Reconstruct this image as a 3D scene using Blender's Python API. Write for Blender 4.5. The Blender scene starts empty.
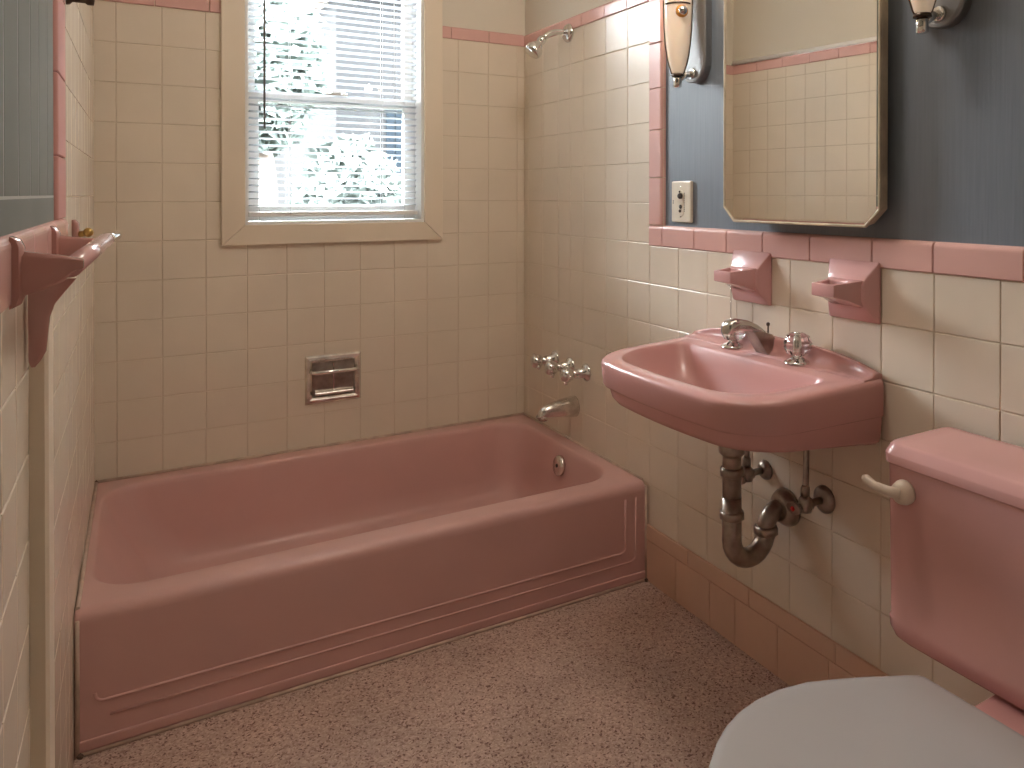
import bpy, bmesh, math, random
from mathutils import Vector, Matrix
random.seed(7)
S = bpy.context.scene
COL = S.collection
PI = math.pi

# ------------------------------------------------------------------ materials
def new_mat(name):
    m = bpy.data.materials.new(name); m.use_nodes = True
    nt = m.node_tree; b = nt.nodes['Principled BSDF']
    return m, nt, b

def simple(name, col, rough=.4, metal=0, coat=0, spec=.5, noise=0, nscale=6, bump=0, bscale=60, trans=0, ior=1.45):
    m, nt, b = new_mat(name)
    b.inputs['Base Color'].default_value = (*col, 1)
    b.inputs['Roughness'].default_value = rough
    b.inputs['Metallic'].default_value = metal
    b.inputs['Coat Weight'].default_value = coat
    b.inputs['Coat Roughness'].default_value = .05
    b.inputs['Specular IOR Level'].default_value = spec
    b.inputs['Transmission Weight'].default_value = trans
    b.inputs['IOR'].default_value = ior
    tc = nt.nodes.new('ShaderNodeTexCoord')
    if noise:
        n = nt.nodes.new('ShaderNodeTexNoise'); n.inputs['Scale'].default_value = nscale; n.inputs['Detail'].default_value = 5
        nt.links.new(tc.outputs['Object'], n.inputs['Vector'])
        r = nt.nodes.new('ShaderNodeValToRGB')
        r.color_ramp.elements[0].position = .3; r.color_ramp.elements[1].position = .7
        r.color_ramp.elements[0].color = (*[c * (1 - noise) for c in col], 1)
        r.color_ramp.elements[1].color = (*[min(1, c * (1 + noise)) for c in col], 1)
        nt.links.new(n.outputs['Fac'], r.inputs['Fac']); nt.links.new(r.outputs['Color'], b.inputs['Base Color'])
    if bump:
        n2 = nt.nodes.new('ShaderNodeTexNoise'); n2.inputs['Scale'].default_value = bscale; n2.inputs['Detail'].default_value = 3
        nt.links.new(tc.outputs['Object'], n2.inputs['Vector'])
        bp = nt.nodes.new('ShaderNodeBump'); bp.inputs['Strength'].default_value = bump; bp.inputs['Distance'].default_value = .002
        nt.links.new(n2.outputs['Fac'], bp.inputs['Height']); nt.links.new(bp.outputs['Normal'], b.inputs['Normal'])
    return m

PINK = (.60, .325, .31)
M = {}
M['tile'] = simple('cream_glazed_tile', (.74, .66, .545), .22, noise=.045, nscale=3.5, bump=.09, bscale=55)
M['grout'] = simple('cream_grout', (.66, .56, .435), .8)
M['pink_tile'] = simple('pink_glazed_tile', (.69, .42, .38), .2, noise=.06, nscale=5, bump=.05, bscale=25)
M['base_tile'] = simple('salmon_base_tile', (.67, .455, .34), .2, noise=.05, nscale=5)
M['pink_grout'] = simple('pink_grout', (.55, .36, .28), .8)
M['plaster'] = simple('cream_painted_plaster', (.66, .61, .52), .55, noise=.03, nscale=2)
M['ceiling'] = simple('white_ceiling_paint', (.82, .78, .70), .7, noise=.02)
M['pink'] = simple('pink_vitreous_china', PINK, .27, coat=.2, noise=.03, nscale=4)
M['tub_pink'] = simple('pink_enamel', (.62, .375, .345), .34, coat=.12, noise=.05, nscale=3.0)
M['pink_cer'] = simple('pink_ceramic', (.65, .37, .36), .24, coat=.5, noise=.04, nscale=9)
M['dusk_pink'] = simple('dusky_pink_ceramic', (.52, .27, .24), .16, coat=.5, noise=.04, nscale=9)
M['strip_pink'] = simple('dull_pink_edge_tile', (.50, .25, .22), .6, spec=.15, noise=.05, nscale=6)  # darker, rougher pink than the other trim tiles
M['cream_paint'] = simple('cream_gloss_paint', (.76, .67, .54), .35, noise=.03, nscale=3)
M['white_paint'] = simple('white_gloss_paint', (.80, .80, .78), .35)
M['chrome'] = simple('polished_chrome', (.74, .74, .72), .07, metal=1)
M['dull_chrome'] = simple('worn_chrome', (.76, .73, .69), .24, metal=1, noise=.28, nscale=24)
M['pipe'] = simple('tarnished_chrome_pipe', (.37, .325, .285), .33, metal=1, noise=.30, nscale=30)
M['plate'] = simple('brushed_nickel', (.34, .34, .34), .55, metal=1)
M['faucet'] = simple('worn_faucet_chrome', (.58, .56, .53), .16, metal=1, noise=.12, nscale=30)
M['dark_metal'] = simple('dark_bronze', (.10, .075, .06), .3, metal=1)
M['brass'] = simple('aged_brass', (.46, .30, .10), .28, metal=1)
M['seat'] = simple('white_plastic_lid', (.46, .44, .43), .22, noise=.02, nscale=3)
M['lever'] = simple('almond_plastic', (.74, .63, .53), .3)
M['outlet'] = simple('ivory_plastic', (.72, .66, .54), .35)
M['dark'] = simple('dark_brown_plastic', (.035, .025, .02), .45)
M['stain_dark'] = simple('soiled_caulk', (.12, .075, .055), .9)  # soiled spots at the tub corners
M['caulk'] = simple('cream_caulk', (.56, .43, .35), .6, noise=.2, nscale=25)
M['wand'] = simple('smoky_plastic_rod', (.12, .105, .09), .25)
M['cord'] = simple('white_cord', (.8, .8, .8), .7)
M['red'] = simple('red_dot', (.55, .03, .03), .4)
M['frame'] = simple('aged_cream_frame', (.50, .425, .31), .4, noise=.25, nscale=20)
M['clear'] = simple('clear_acrylic', (.97, .97, .98), .03, trans=1, ior=1.45)
M['amber'] = simple('amber_glass', (.80, .36, .07), .15, coat=.5)

m, nt, b = new_mat('mirror_silver')
b.inputs['Base Color'].default_value = (.97, .965, .93, 1); b.inputs['Metallic'].default_value = 1; b.inputs['Roughness'].default_value = .015
M['mirror'] = m

# blue-grey painted plaster with soft vertical brush marks
m, nt, b = new_mat('slate_blue_paint')
tc = nt.nodes.new('ShaderNodeTexCoord'); mp = nt.nodes.new('ShaderNodeMapping'); mp.inputs['Scale'].default_value = (60, 60, 2.2)
n = nt.nodes.new('ShaderNodeTexNoise'); n.inputs['Scale'].default_value = 3; n.inputs['Detail'].default_value = 4
r = nt.nodes.new('ShaderNodeValToRGB'); r.color_ramp.elements[0].position = .25; r.color_ramp.elements[1].position = .75
r.color_ramp.elements[0].color = (.160, .192, .235, 1); r.color_ramp.elements[1].color = (.190, .225, .270, 1)
nt.links.new(tc.outputs['Object'], mp.inputs['Vector']); nt.links.new(mp.outputs['Vector'], n.inputs['Vector'])
nt.links.new(n.outputs['Fac'], r.inputs['Fac']); nt.links.new(r.outputs['Color'], b.inputs['Base Color'])
bp = nt.nodes.new('ShaderNodeBump'); bp.inputs['Strength'].default_value = .25; bp.inputs['Distance'].default_value = .002
nt.links.new(n.outputs['Fac'], bp.inputs['Height']); nt.links.new(bp.outputs['Normal'], b.inputs['Normal'])
b.inputs['Roughness'].default_value = .38
M['blue'] = m
M['bead'] = simple('grey_beadboard_paint', (.165, .17, .145), .65, spec=.3, noise=.07, nscale=5)
M['bead_line'] = simple('pale_beadboard_groove', (.40, .40, .36), .6)

# speckled floor
m, nt, b = new_mat('speckled_pink_flooring')
tc = nt.nodes.new('ShaderNodeTexCoord')
v = nt.nodes.new('ShaderNodeTexVoronoi'); v.inputs['Scale'].default_value = 255; v.inputs['Randomness'].default_value = 1
wv = nt.nodes.new('ShaderNodeTexNoise'); wv.inputs['Scale'].default_value = 60; wv.inputs['Detail'].default_value = 2
add = nt.nodes.new('ShaderNodeVectorMath'); add.operation = 'MULTIPLY_ADD'
add.inputs[1].default_value = (.012, .012, 0)
nt.links.new(wv.outputs['Color'], add.inputs[0]); nt.links.new(tc.outputs['Object'], wv.inputs['Vector']); nt.links.new(tc.outputs['Object'], add.inputs[2])
nt.links.new(add.outputs['Vector'], v.inputs['Vector'])
sep = nt.nodes.new('ShaderNodeSeparateColor'); nt.links.new(v.outputs['Color'], sep.inputs['Color'])
r = nt.nodes.new('ShaderNodeValToRGB'); cr = r.color_ramp; cr.interpolation = 'CONSTANT'
cr.elements[0].position = 0; cr.elements[0].color = (.20, .105, .085, 1)
cr.elements[1].position = .07; cr.elements[1].color = (.36, .235, .195, 1)
for p_, c_ in ((.19, (.53, .385, .325)), (.50, (.59, .44, .375)), (.72, (.48, .34, .285)), (.86, (.67, .52, .45))):
    e = cr.elements.new(p_); e.color = (*c_, 1)
nt.links.new(sep.outputs['Red'], r.inputs['Fac'])
n = nt.nodes.new('ShaderNodeTexNoise'); n.inputs['Scale'].default_value = 5; n.inputs['Detail'].default_value = 3
nt.links.new(tc.outputs['Object'], n.inputs['Vector'])
mr = nt.nodes.new('ShaderNodeMapRange'); mr.inputs['From Min'].default_value = .3; mr.inputs['From Max'].default_value = .7
mr.inputs['To Min'].default_value = .86; mr.inputs['To Max'].default_value = 1.08
nt.links.new(n.outputs['Fac'], mr.inputs['Value'])
mx = nt.nodes.new('ShaderNodeMix'); mx.data_type = 'RGBA'; mx.blend_type = 'MULTIPLY'; mx.inputs[0].default_value = 1
nt.links.new(r.outputs['Color'], mx.inputs[6]); nt.links.new(mr.outputs['Result'], mx.inputs[7])
nt.links.new(mx.outputs[2], b.inputs['Base Color'])
b.inputs['Roughness'].default_value = .5
M['floor'] = m

# blind vinyl: partly translucent
m, nt, b = new_mat('white_blind_vinyl')
b.inputs['Base Color'].default_value = (.46, .475, .49, 1); b.inputs['Roughness'].default_value = .5
tl = nt.nodes.new('ShaderNodeBsdfTranslucent'); tl.inputs['Color'].default_value = (.62, .66, .70, 1)
mix = nt.nodes.new('ShaderNodeMixShader'); mix.inputs['Fac'].default_value = .16
out = nt.nodes['Material Output']
nt.links.new(b.outputs[0], mix.inputs[1]); nt.links.new(tl.outputs[0], mix.inputs[2]); nt.links.new(mix.outputs[0], out.inputs['Surface'])
M['blind'] = m

# window glass (thin pane)
m, nt, b = new_mat('window_glass')
nt.nodes.remove(b); out = nt.nodes['Material Output']
tr = nt.nodes.new('ShaderNodeBsdfTransparent'); gl = nt.nodes.new('ShaderNodeBsdfGlossy'); gl.inputs['Roughness'].default_value = .02
fr = nt.nodes.new('ShaderNodeFresnel'); fr.inputs['IOR'].default_value = 1.45
mix = nt.nodes.new('ShaderNodeMixShader')
nt.links.new(fr.outputs[0], mix.inputs[0]); nt.links.new(tr.outputs[0], mix.inputs[1]); nt.links.new(gl.outputs[0], mix.inputs[2]); nt.links.new(mix.outputs[0], out.inputs['Surface'])
M['glass'] = m

# milk glass shade
m, nt, b = new_mat('milk_glass')
b.inputs['Base Color'].default_value = (.90, .79, .66, 1); b.inputs['Roughness'].default_value = .12
b.inputs['Subsurface Weight'].default_value = .25; b.inputs['Subsurface Radius'].default_value = (.03, .02, .012); b.inputs['Coat Weight'].default_value = .4
b.inputs['Emission Color'].default_value = (1, .74, .52, 1); b.inputs['Emission Strength'].default_value = .11
M['milk'] = m

m, nt, b = new_mat('fill_globe')
b.inputs['Base Color'].default_value = (.9, .88, .84, 1); b.inputs['Emission Color'].default_value = (1, .88, .77, 1); b.inputs['Emission Strength'].default_value = 15  # glow of the added fill lamp
M['globe'] = m
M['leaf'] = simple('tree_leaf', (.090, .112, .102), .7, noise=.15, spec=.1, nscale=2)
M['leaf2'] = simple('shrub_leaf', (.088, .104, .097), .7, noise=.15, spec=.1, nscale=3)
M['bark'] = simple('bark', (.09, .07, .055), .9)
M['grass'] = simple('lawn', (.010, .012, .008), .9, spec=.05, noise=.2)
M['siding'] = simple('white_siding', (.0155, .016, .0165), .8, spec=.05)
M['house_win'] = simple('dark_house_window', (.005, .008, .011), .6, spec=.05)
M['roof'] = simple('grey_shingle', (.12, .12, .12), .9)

# ------------------------------------------------------------------ mesh helpers
class MB:
    def __init__(self): self.bm = bmesh.new(); self.mats = []
    def mi(self, m):
        if m is None: return 0
        if m not in self.mats: self.mats.append(m)
        return self.mats.index(m)
    def face(self, vs, mi=0, smooth=False):
        try:
            f = self.bm.faces.new(vs); f.material_index = mi; f.smooth = smooth; return f
        except ValueError: return None
    def poly(self, pts, m=None, smooth=False):
        return self.face([self.bm.verts.new(p) for p in pts], self.mi(m), smooth)
    def loft(self, rings, m=None, cap0=False, cap1=False, closed=True, smooth=True):
        mi = self.mi(m); R = [[self.bm.verts.new(p) for p in r] for r in rings]
        for a, b_ in zip(R, R[1:]):
            n = len(a)
            for i in range(n if closed else n - 1):
                self.face([a[i], a[(i + 1) % n], b_[(i + 1) % n], b_[i]], mi, smooth)
        if cap0: self.face(R[0][::-1], mi, False)
        if cap1: self.face(R[-1], mi, False)
        return R
    def box(self, x0, x1, y0, y1, z0, z1, m=None, bev=0):
        if bev:
            t = bmesh.new(); bmesh.ops.create_cube(t, size=1)
            for v_ in t.verts:
                v_.co = Vector(((x0 + x1) / 2 + v_.co.x * abs(x1 - x0), (y0 + y1) / 2 + v_.co.y * abs(y1 - y0), (z0 + z1) / 2 + v_.co.z * abs(z1 - z0)))
            bmesh.ops.bevel(t, geom=t.edges[:], offset=bev, segments=2, affect='EDGES', profile=.6)
            self.absorb(t, m)
            return
        mi = self.mi(m)
        V = [self.bm.verts.new((x, y, z)) for x in (x0, x1) for y in (y0, y1) for z in (z0, z1)]
        for q in ((0, 1, 3, 2), (4, 6, 7, 5), (0, 4, 5, 1), (2, 3, 7, 6), (0, 2, 6, 4), (1, 5, 7, 3)):
            self.face([V[i] for i in q], mi)
    def absorb(self, t, m=None, smooth=False):
        mi = self.mi(m); mp = {}
        for v_ in t.verts: mp[v_] = self.bm.verts.new(v_.co)
        for f in t.faces: self.face([mp[v_] for v_ in f.verts], mi, smooth)
        t.free()
    def tube(self, pts, r, m=None, n=14, caps=True, up=None):
        pts = [Vector(p) for p in pts]; rs = r if isinstance(r, (list, tuple)) else [r] * len(pts)
        rings = []; prev = None
        for i, p in enumerate(pts):
            d = (pts[min(i + 1, len(pts) - 1)] - pts[max(i - 1, 0)]).normalized()
            if prev is None:
                a = Vector((0, 0, 1)) if abs(d.z) < .9 else Vector((1, 0, 0))
                u = d.cross(a).normalized()
            else:
                u = (prev - d * prev.dot(d)).normalized()
            prev = u; w = d.cross(u)
            rings.append([p + (u * math.cos(2 * PI * k / n) + w * math.sin(2 * PI * k / n)) * rs[i] for k in range(n)])
        self.loft(rings, m, caps, caps)
    def lathe(self, prof, origin, axis, m=None, n=28, caps=True):
        o = Vector(origin); d = Vector(axis).normalized()
        a = Vector((0, 0, 1)) if abs(d.z) < .9 else Vector((1, 0, 0))
        u = d.cross(a).normalized(); w = d.cross(u)
        rings = [[o + d * h + (u * math.cos(2 * PI * k / n) + w * math.sin(2 * PI * k / n)) * max(rr_, 1e-4) for k in range(n)] for rr_, h in prof]
        self.loft(rings, m, caps, caps)
    def prism(self, outline, ax, a0, a1, m=None, bev=0, smooth=False):
        """outline: 2-D points in the two axes other than ax; extruded along ax from a0 to a1"""
        def P(q, a):
            if ax == 'x': return (a, q[0], q[1])
            if ax == 'y': return (q[0], a, q[1])
            return (q[0], q[1], a)
        t = bmesh.new()
        A = [t.verts.new(P(q, a0)) for q in outline]; B = [t.verts.new(P(q, a1)) for q in outline]
        n = len(A)
        for i in range(n): t.faces.new((A[i], A[(i + 1) % n], B[(i + 1) % n], B[i]))
        t.faces.new(A[::-1]); t.faces.new(B)
        if bev: bmesh.ops.bevel(t, geom=t.edges[:], offset=bev, segments=3, affect='EDGES', profile=.6)
        self.absorb(t, m, smooth)
    def build(self, name, m=None, parent=None, auto=None, loc=None, subsurf=0):
        bmesh.ops.recalc_face_normals(self.bm, faces=self.bm.faces[:])
        if auto is not None:
            for f in self.bm.faces: f.smooth = True
            for e in self.bm.edges:
                if len(e.link_faces) == 2 and e.calc_face_angle(0) > math.radians(auto): e.smooth = False
        me = bpy.data.meshes.new(name)
        if loc is not None:
            for v_ in self.bm.verts: v_.co -= Vector(loc)
        self.bm.to_mesh(me); self.bm.free()
        for x in (self.mats or [m]): me.materials.append(x)
        o = bpy.data.objects.new(name, me); COL.objects.link(o)
        if loc is not None: o.location = loc
        if parent:
            o.parent = parent
            o.matrix_parent_inverse = Matrix.Translation(parent.location).inverted() @ Matrix.Identity(4) if False else Matrix.Identity(4)
            if loc is None: o.location = -parent.location
            else: o.location = Vector(loc) - parent.location
        if subsurf:
            s = o.modifiers.new('subdivision', 'SUBSURF'); s.levels = subsurf; s.render_levels = subsurf
        return o

def tag(o, label=None, cat=None, group=None, kind=None):
    if label: o['label'] = label
    if cat: o['category'] = cat
    if group: o['group'] = group
    if kind: o['kind'] = kind
    return o
def thing(name, loc, label, cat, group=None):
    o = bpy.data.objects.new(name, None); COL.objects.link(o); o.location = loc; o.empty_display_size = .05
    return tag(o, label, cat, group)
def struct(o): o['kind'] = 'structure'; return o

def rrect(x0, x1, y0, y1, r, n=8, z=0):
    """rounded rectangle, counter-clockwise from +x+y corner; r = one radius or four (x1y1, x0y1, x0y0, x1y0)"""
    rs = r if isinstance(r, (list, tuple)) else [r] * 4
    out = []
    for (cx, cy, sx, sy, a0), rr_ in zip(((x1, y1, -1, -1, 0), (x0, y1, 1, -1, 90), (x0, y0, 1, 1, 180), (x1, y0, -1, 1, 270)), rs):
        ccx, ccy = cx + sx * rr_, cy + sy * rr_
        for k in range(n + 1):
            a = math.radians(a0 + 90 * k / n); out.append(Vector((ccx + rr_ * math.cos(a), ccy + rr_ * math.sin(a), z)))
    return out
def densify(ring, k=4):
    """insert extra points on the long straight runs between the corner arcs"""
    n = len(ring); q = n // 4; out = []
    for c in range(4):
        seg = ring[c * q:(c + 1) * q]; out += seg
        a, b_ = seg[-1], ring[((c + 1) * q) % n]
        for j in range(1, k + 1): out.append(a.lerp(b_, j / (k + 1)))
    return out

# ------------------------------------------------------------------ tiled walls
def tile_cells(us, vs, holes=()):
    """grid rectangles minus rectangular holes"""
    out = []
    for u0, u1 in zip(us, us[1:]):
        for v0, v1 in zip(vs, vs[1:]):
            rects = [(u0, u1, v0, v1)]
            for hu0, hu1, hv0, hv1 in holes:
                nx = []
                for a0, a1, b0, b1 in rects:
                    if a1 <= hu0 or a0 >= hu1 or b1 <= hv0 or b0 >= hv1: nx.append((a0, a1, b0, b1)); continue
                    if b0 < hv0: nx.append((a0, a1, b0, hv0))
                    if b1 > hv1: nx.append((a0, a1, hv1, b1))
                    m0, m1 = max(b0, hv0), min(b1, hv1)
                    if a0 < hu0: nx.append((a0, hu0, m0, m1))
                    if a1 > hu1: nx.append((hu1, a1, m0, m1))
                rects = nx
            out += [q for q in rects if q[1] - q[0] > .006 and q[3] - q[2] > .006]
    return out
class Wall:
    """builds tiles and slabs in the frame u (along), v (up), w (out of the wall)"""
    def __init__(self, origin, u, w): self.mb = MB(); self.o = Vector(origin); self.u = Vector(u).normalized(); self.w = Vector(w).normalized(); self.v = Vector((0, 0, 1))
    def P(self, u, v, w=0): return self.o + self.u * u + self.v * v + self.w * w
    def slab(self, u0, u1, v0, v1, w0, w1, m):
        mb = self.mb; mi = mb.mi(m)
        V = [mb.bm.verts.new(self.P(a, b_, c)) for a in (u0, u1) for b_ in (v0, v1) for c in (w0, w1)]
        for q in ((0, 1, 3, 2), (4, 6, 7, 5), (0, 4, 5, 1), (2, 3, 7, 6), (0, 2, 6, 4), (1, 5, 7, 3)): mb.face([V[i] for i in q], mi)
    def tile(self, u0, u1, v0, v1, m, w=0, gap=.0006, bev=.0020, depth=.0026, tilt=.0035):
        mb = self.mb; mi = mb.mi(m)
        u0 += gap; u1 -= gap; v0 += gap; v1 -= gap
        if u1 - u0 < 2.4 * bev or v1 - v0 < 2.4 * bev: bev = min(u1 - u0, v1 - v0) / 4
        tu, tv = random.gauss(0, tilt), random.gauss(0, tilt); cu, cv = (u0 + u1) / 2, (v0 + v1) / 2
        def W(a, b_): return w + (a - cu) * tu + (b_ - cv) * tv
        O = [(u0, v0), (u1, v0), (u1, v1), (u0, v1)]
        I = [(u0 + bev, v0 + bev), (u1 - bev, v0 + bev), (u1 - bev, v1 - bev), (u0 + bev, v1 - bev)]
        J = [(u0 + bev * .3, v0 + bev * .3), (u1 - bev * .3, v0 + bev * .3), (u1 - bev * .3, v1 - bev * .3), (u0 + bev * .3, v1 - bev * .3)]
        vo = [mb.bm.verts.new(self.P(a, b_, w - depth)) for a, b_ in O]
        vj = [mb.bm.verts.new(self.P(a, b_, W(a, b_) - bev * .28)) for a, b_ in J]
        vi = [mb.bm.verts.new(self.P(a, b_, W(a, b_))) for a, b_ in I]
        for k in range(4):
            mb.face([vo[k], vo[(k + 1) % 4], vj[(k + 1) % 4], vj[k]], mi)
            mb.face([vj[k], vj[(k + 1) % 4], vi[(k + 1) % 4], vi[k]], mi)
        mb.face(vi, mi)

ZT = 1.0105
ROWS = [round(ZT + .12 * k, 4) for k in range(-8, 7)]           # .0505 ... 1.7305
Z_BAND = 1.7305; Z_BTOP = 1.777; CEIL = 2.42
FRONT = -3.75

# --- right wall (x = 0), u runs towards the camera
w = Wall((0, 0, 0), (0, -1, 0), (-1, 0, 0))
w.slab(-.12, .9245, -.05, Z_BTOP - .004, -.1, -.0022, M['grout'])
w.slab(.9245, -FRONT, -.05, 1.06, -.1, -.0022, M['grout'])
w.slab(-.12, .9245, Z_BTOP - .004, CEIL, -.1, -.006, M['plaster'])
w.slab(.9245, -FRONT, 1.06, CEIL, -.1, -.010, M['blue'])
for c in tile_cells([0, .034, .158, .281, .37, .459, .607, .736, .857], ROWS[2:]): w.tile(*c, M['tile'])
fc = [.857, .999, 1.129, 1.247, 1.307, 1.436, 1.566, 1.697, 1.821, 1.956]
while fc[-1] < -FRONT - .13: fc.append(fc[-1] + .128)
fr_rows = [.170, .2905, .4105, .5305, .6505, .7705, .8905, 1.0035]
for c in tile_cells(fc, fr_rows): w.tile(*c, M['tile'])
struct(w.mb.build('wall_right', None))

# pink trim bands: bullnose strips of glazed tile
def bullnose(wall, u0, u1, v0, v1, m, th=.006, round_top=True, along='u', gap=.001, out=0.0):
    """one glazed strip tile with a rounded far edge; along = direction of its length"""
    mb = wall.mb; mi = mb.mi(m); r = .011
    if along == 'u':
        a0, a1 = u0 + gap, u1 - gap
        prof = [(v0 + gap, -.004), (v0 + gap, th - .002), (v0 + gap + .002, th)]
        prof += [(v1 - r + r * math.sin(k * PI / 10), th - r + r * math.cos(k * PI / 10)) for k in range(6)] if round_top else [(v1 - .003, th), (v1 - gap, th - .003)]
        prof += [(v1 - (0 if round_top else gap), -.011)]
        rings = [[wall.P(a, p, q + out) for p, q in prof] for a in (a0, a0 + .0015, a1 - .0015, a1)]
        for i in (0, 3): rings[i] = [wall.P((a0, 0, 0, a1)[i], p, q - .0015 + out) for p, q in prof]
    else:
        a0, a1 = v0 + gap, v1 - gap
        prof = [(u0 + gap, -.004), (u0 + gap, th - .002), (u0 + gap + .002, th)]
        prof += [(u1 - r + r * math.sin(k * PI / 10), th - r + r * math.cos(k * PI / 10)) for k in range(6)]
        prof += [(u1, -.011)]
        rings = [[wall.P(p, a, q + out) for p, q in prof] for a in (a0, a0 + .0015, a1 - .0015, a1)]
        for i in (0, 3): rings[i] = [wall.P(p, (a0, 0, 0, a1)[i], q - .0015 + out) for p, q in prof]
    R = [[mb.bm.verts.new(p) for p in rg] for rg in rings]
    for A, B in zip(R, R[1:]):
        for i in range(len(A) - 1): mb.face([A[i], A[i + 1], B[i + 1], B[i]], mi, False)
    mb.face(R[0][::-1], mi); mb.face(R[-1], mi)

def trim(n, o): o['kind'] = 'structure'; return o
w = Wall((0, 0, 0), (0, -1, 0), (-1, 0, 0))
cuts = [.857, .925, 1.075, 1.21, 1.345, 1.50, 1.675, 1.82, 2.0, 2.15, 2.3, 2.45, 2.6, 2.75, 2.9, 3.05, 3.2, 3.35, 3.5, 3.65, -FRONT]
for a, b_ in zip(cuts, cuts[1:]): bullnose(w, a, b_, 1.0035, 1.0655, M['pink_tile'], th=.004)
trim(1, w.mb.build('trim_1', None))
w = Wall((0, 0, 0), (0, -1, 0), (-1, 0, 0))
cuts = [1.0655, 1.205, 1.345, 1.467, 1.60, 1.735, Z_BTOP]
for a, b_ in zip(cuts, cuts[1:]): bullnose(w, .857, .925, a, b_, M['pink_tile'], th=.004, along='v')
trim(2, w.mb.build('trim_2', None))
w = Wall((0, 0, 0), (0, -1, 0), (-1, 0, 0))
cuts = [0, .15, .30, .45, .60, .735, .857]
for a, b_ in zip(cuts, cuts[1:]): bullnose(w, a, b_, Z_BAND, Z_BTOP, M['pink_tile'], th=.003)
trim(3, w.mb.build('trim_3', None))

# salmon base tiles along the right wall
w = Wall((0, 0, 0), (0, -1, 0), (-1, 0, 0))
cuts = [.846, .995, 1.145, 1.247, 1.40, 1.56, 1.71, 1.86, 2.01, 2.16, 2.31, 2.46, 2.61, 2.76, 2.91, 3.06, 3.21, 3.36, 3.51, 3.66, -FRONT]
for a, b_ in zip(cuts, cuts[1:]):
    w.tile(a, b_, 0, .1235, M['base_tile'], w=.004, depth=.006, tilt=.001)
    pass
capc = [.846, 1.05, 1.30, 1.58, 1.83, 2.08, 2.33, 2.58, 2.83, 3.08, 3.33, 3.58, -FRONT]
for a, b_ in zip(capc, capc[1:]): w.tile(a, b_, .1235, .170, M['base_tile'], w=.005, depth=.006, bev=.003, tilt=.0005)
w.slab(.846, -FRONT, -.02, .168, -.002, .0005, M['pink_grout'])
struct(w.mb.build('baseboard_right', None))

# --- back wall (y = 0)
WX0, WX1, WZ0, WZ1 = -.999, -.405, 1.055, 2.07                     # clear window opening
w = Wall((0, 0, 0), (-1, 0, 0), (0, -1, 0))
OUTX0, OUTX1, OUTZ0, OUTZ1 = -1.068, -.338, .990, 2.135
L_END = 1.46
def holed(u0, u1, v0, v1, w0, w1, m):
    w.slab(u0, -WX1, v0, v1, w0, w1, m) if u0 < -WX1 else None
    w.slab(-WX0, u1, v0, v1, w0, w1, m)
for (v0, v1, d, m_) in ((-.05, WZ0, -.0022, M['grout']),): w.slab(-.1, L_END, v0, v1, -.13, d, m_)
holed(-.1, L_END, WZ0, Z_BTOP - .004, -.13, -.0022, M['grout'])
holed(-.1, L_END, Z_BTOP - .004, WZ1, -.13, -.006, M['plaster'])
w.slab(-.1, L_END, WZ1, CEIL, -.13, -.006, M['plaster'])
ucols = [0] + [round(.032 + .12 * k, 3) for k in range(0, 12)] + [1.412]
hole = [(-OUTX1 + .02, -OUTX0 - .02, OUTZ0 + .02, 3)]
for c in tile_cells(ucols, ROWS[2:], hole): w.tile(*c, M['tile'])
struct(w.mb.build('wall_back', None))
w = Wall((0, 0, 0), (-1, 0, 0), (0, -1, 0))
for a, b_ in ((0, .15), (.15, .30), (.30, -OUTX1 + .01), (-OUTX0 - .01, 1.10), (1.10, 1.25), (1.25, 1.408)):
    bullnose(w, a, b_, Z_BAND, Z_BTOP, M['pink_tile'], th=.003)
trim(4, w.mb.build('trim_4', None))

# --- left wall, very slightly skewed
LA = Vector((-1.4075, 0, 0)); LB = Vector((-1.422, -.81, 0))
LU = (LB - LA).normalized(); LW = Vector((-LU.y, LU.x, 0))
if LW.x < 0: LW = -LW
def left_wall(): return Wall(LA, LU, LW)
LROW = [round(.937 + .1065 * k, 4) for k in range(-9, 1)]
w = left_wall()
w.slab(-.12, 1.10, -.05, Z_BTOP - .004, -.1, -.0022, M['grout'])
w.slab(-.12, 1.10, Z_BTOP - .004, CEIL, -.1, -.006, M['plaster'])
w.slab(1.10, -FRONT, -.05, 1.10, -.1, -.0022, M['grout'])
w.slab(1.10, -FRONT, 1.10, CEIL, -.1, -.010, M['plaster'])
lcols = [round(.0 + .1065 * k, 4) for k in range(0, 10)] + [1.032]
lrows = [-.02] + LROW[1:] + [round(.937 + .1065 * k, 4) for k in range(1, 8)] + [Z_BAND]
for c in tile_cells(lcols, lrows): w.tile(*c, M['tile'])
lc2 = [1.032] + [round(1.032 + .1065 * k, 4) for k in range(1, 25)]
for c in tile_cells(lc2, [-.02] + LROW[1:] + [1.038]): w.tile(*c, M['tile'])
struct(w.mb.build('wall_left', None))
w = left_wall()
for k in range(18):
    a = 1.10 + .15 * k; bullnose(w, a, min(a + .15, -FRONT), 1.038, 1.112, M['pink_tile'], th=.006)
bullnose(w, 1.032, 1.10, 1.038, 1.112, M['pink_tile'], th=.006)
trim(5, w.mb.build('trim_5', None))
w = left_wall()
cuts = [1.112, 1.22, 1.36, 1.50, 1.64, Z_BTOP]
for a, b_ in zip(cuts, cuts[1:]): bullnose(w, 1.032, 1.185, a, b_, M['strip_pink'], th=.003, along='v')
trim(6, w.mb.build('trim_6', None))
w = left_wall()
for k in range(7): bullnose(w, .15 * k, min(.15 * k + .15, 1.032), Z_BAND, Z_BTOP, M['pink_tile'], th=.003)
trim(7, w.mb.build('trim_7', None))
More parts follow.
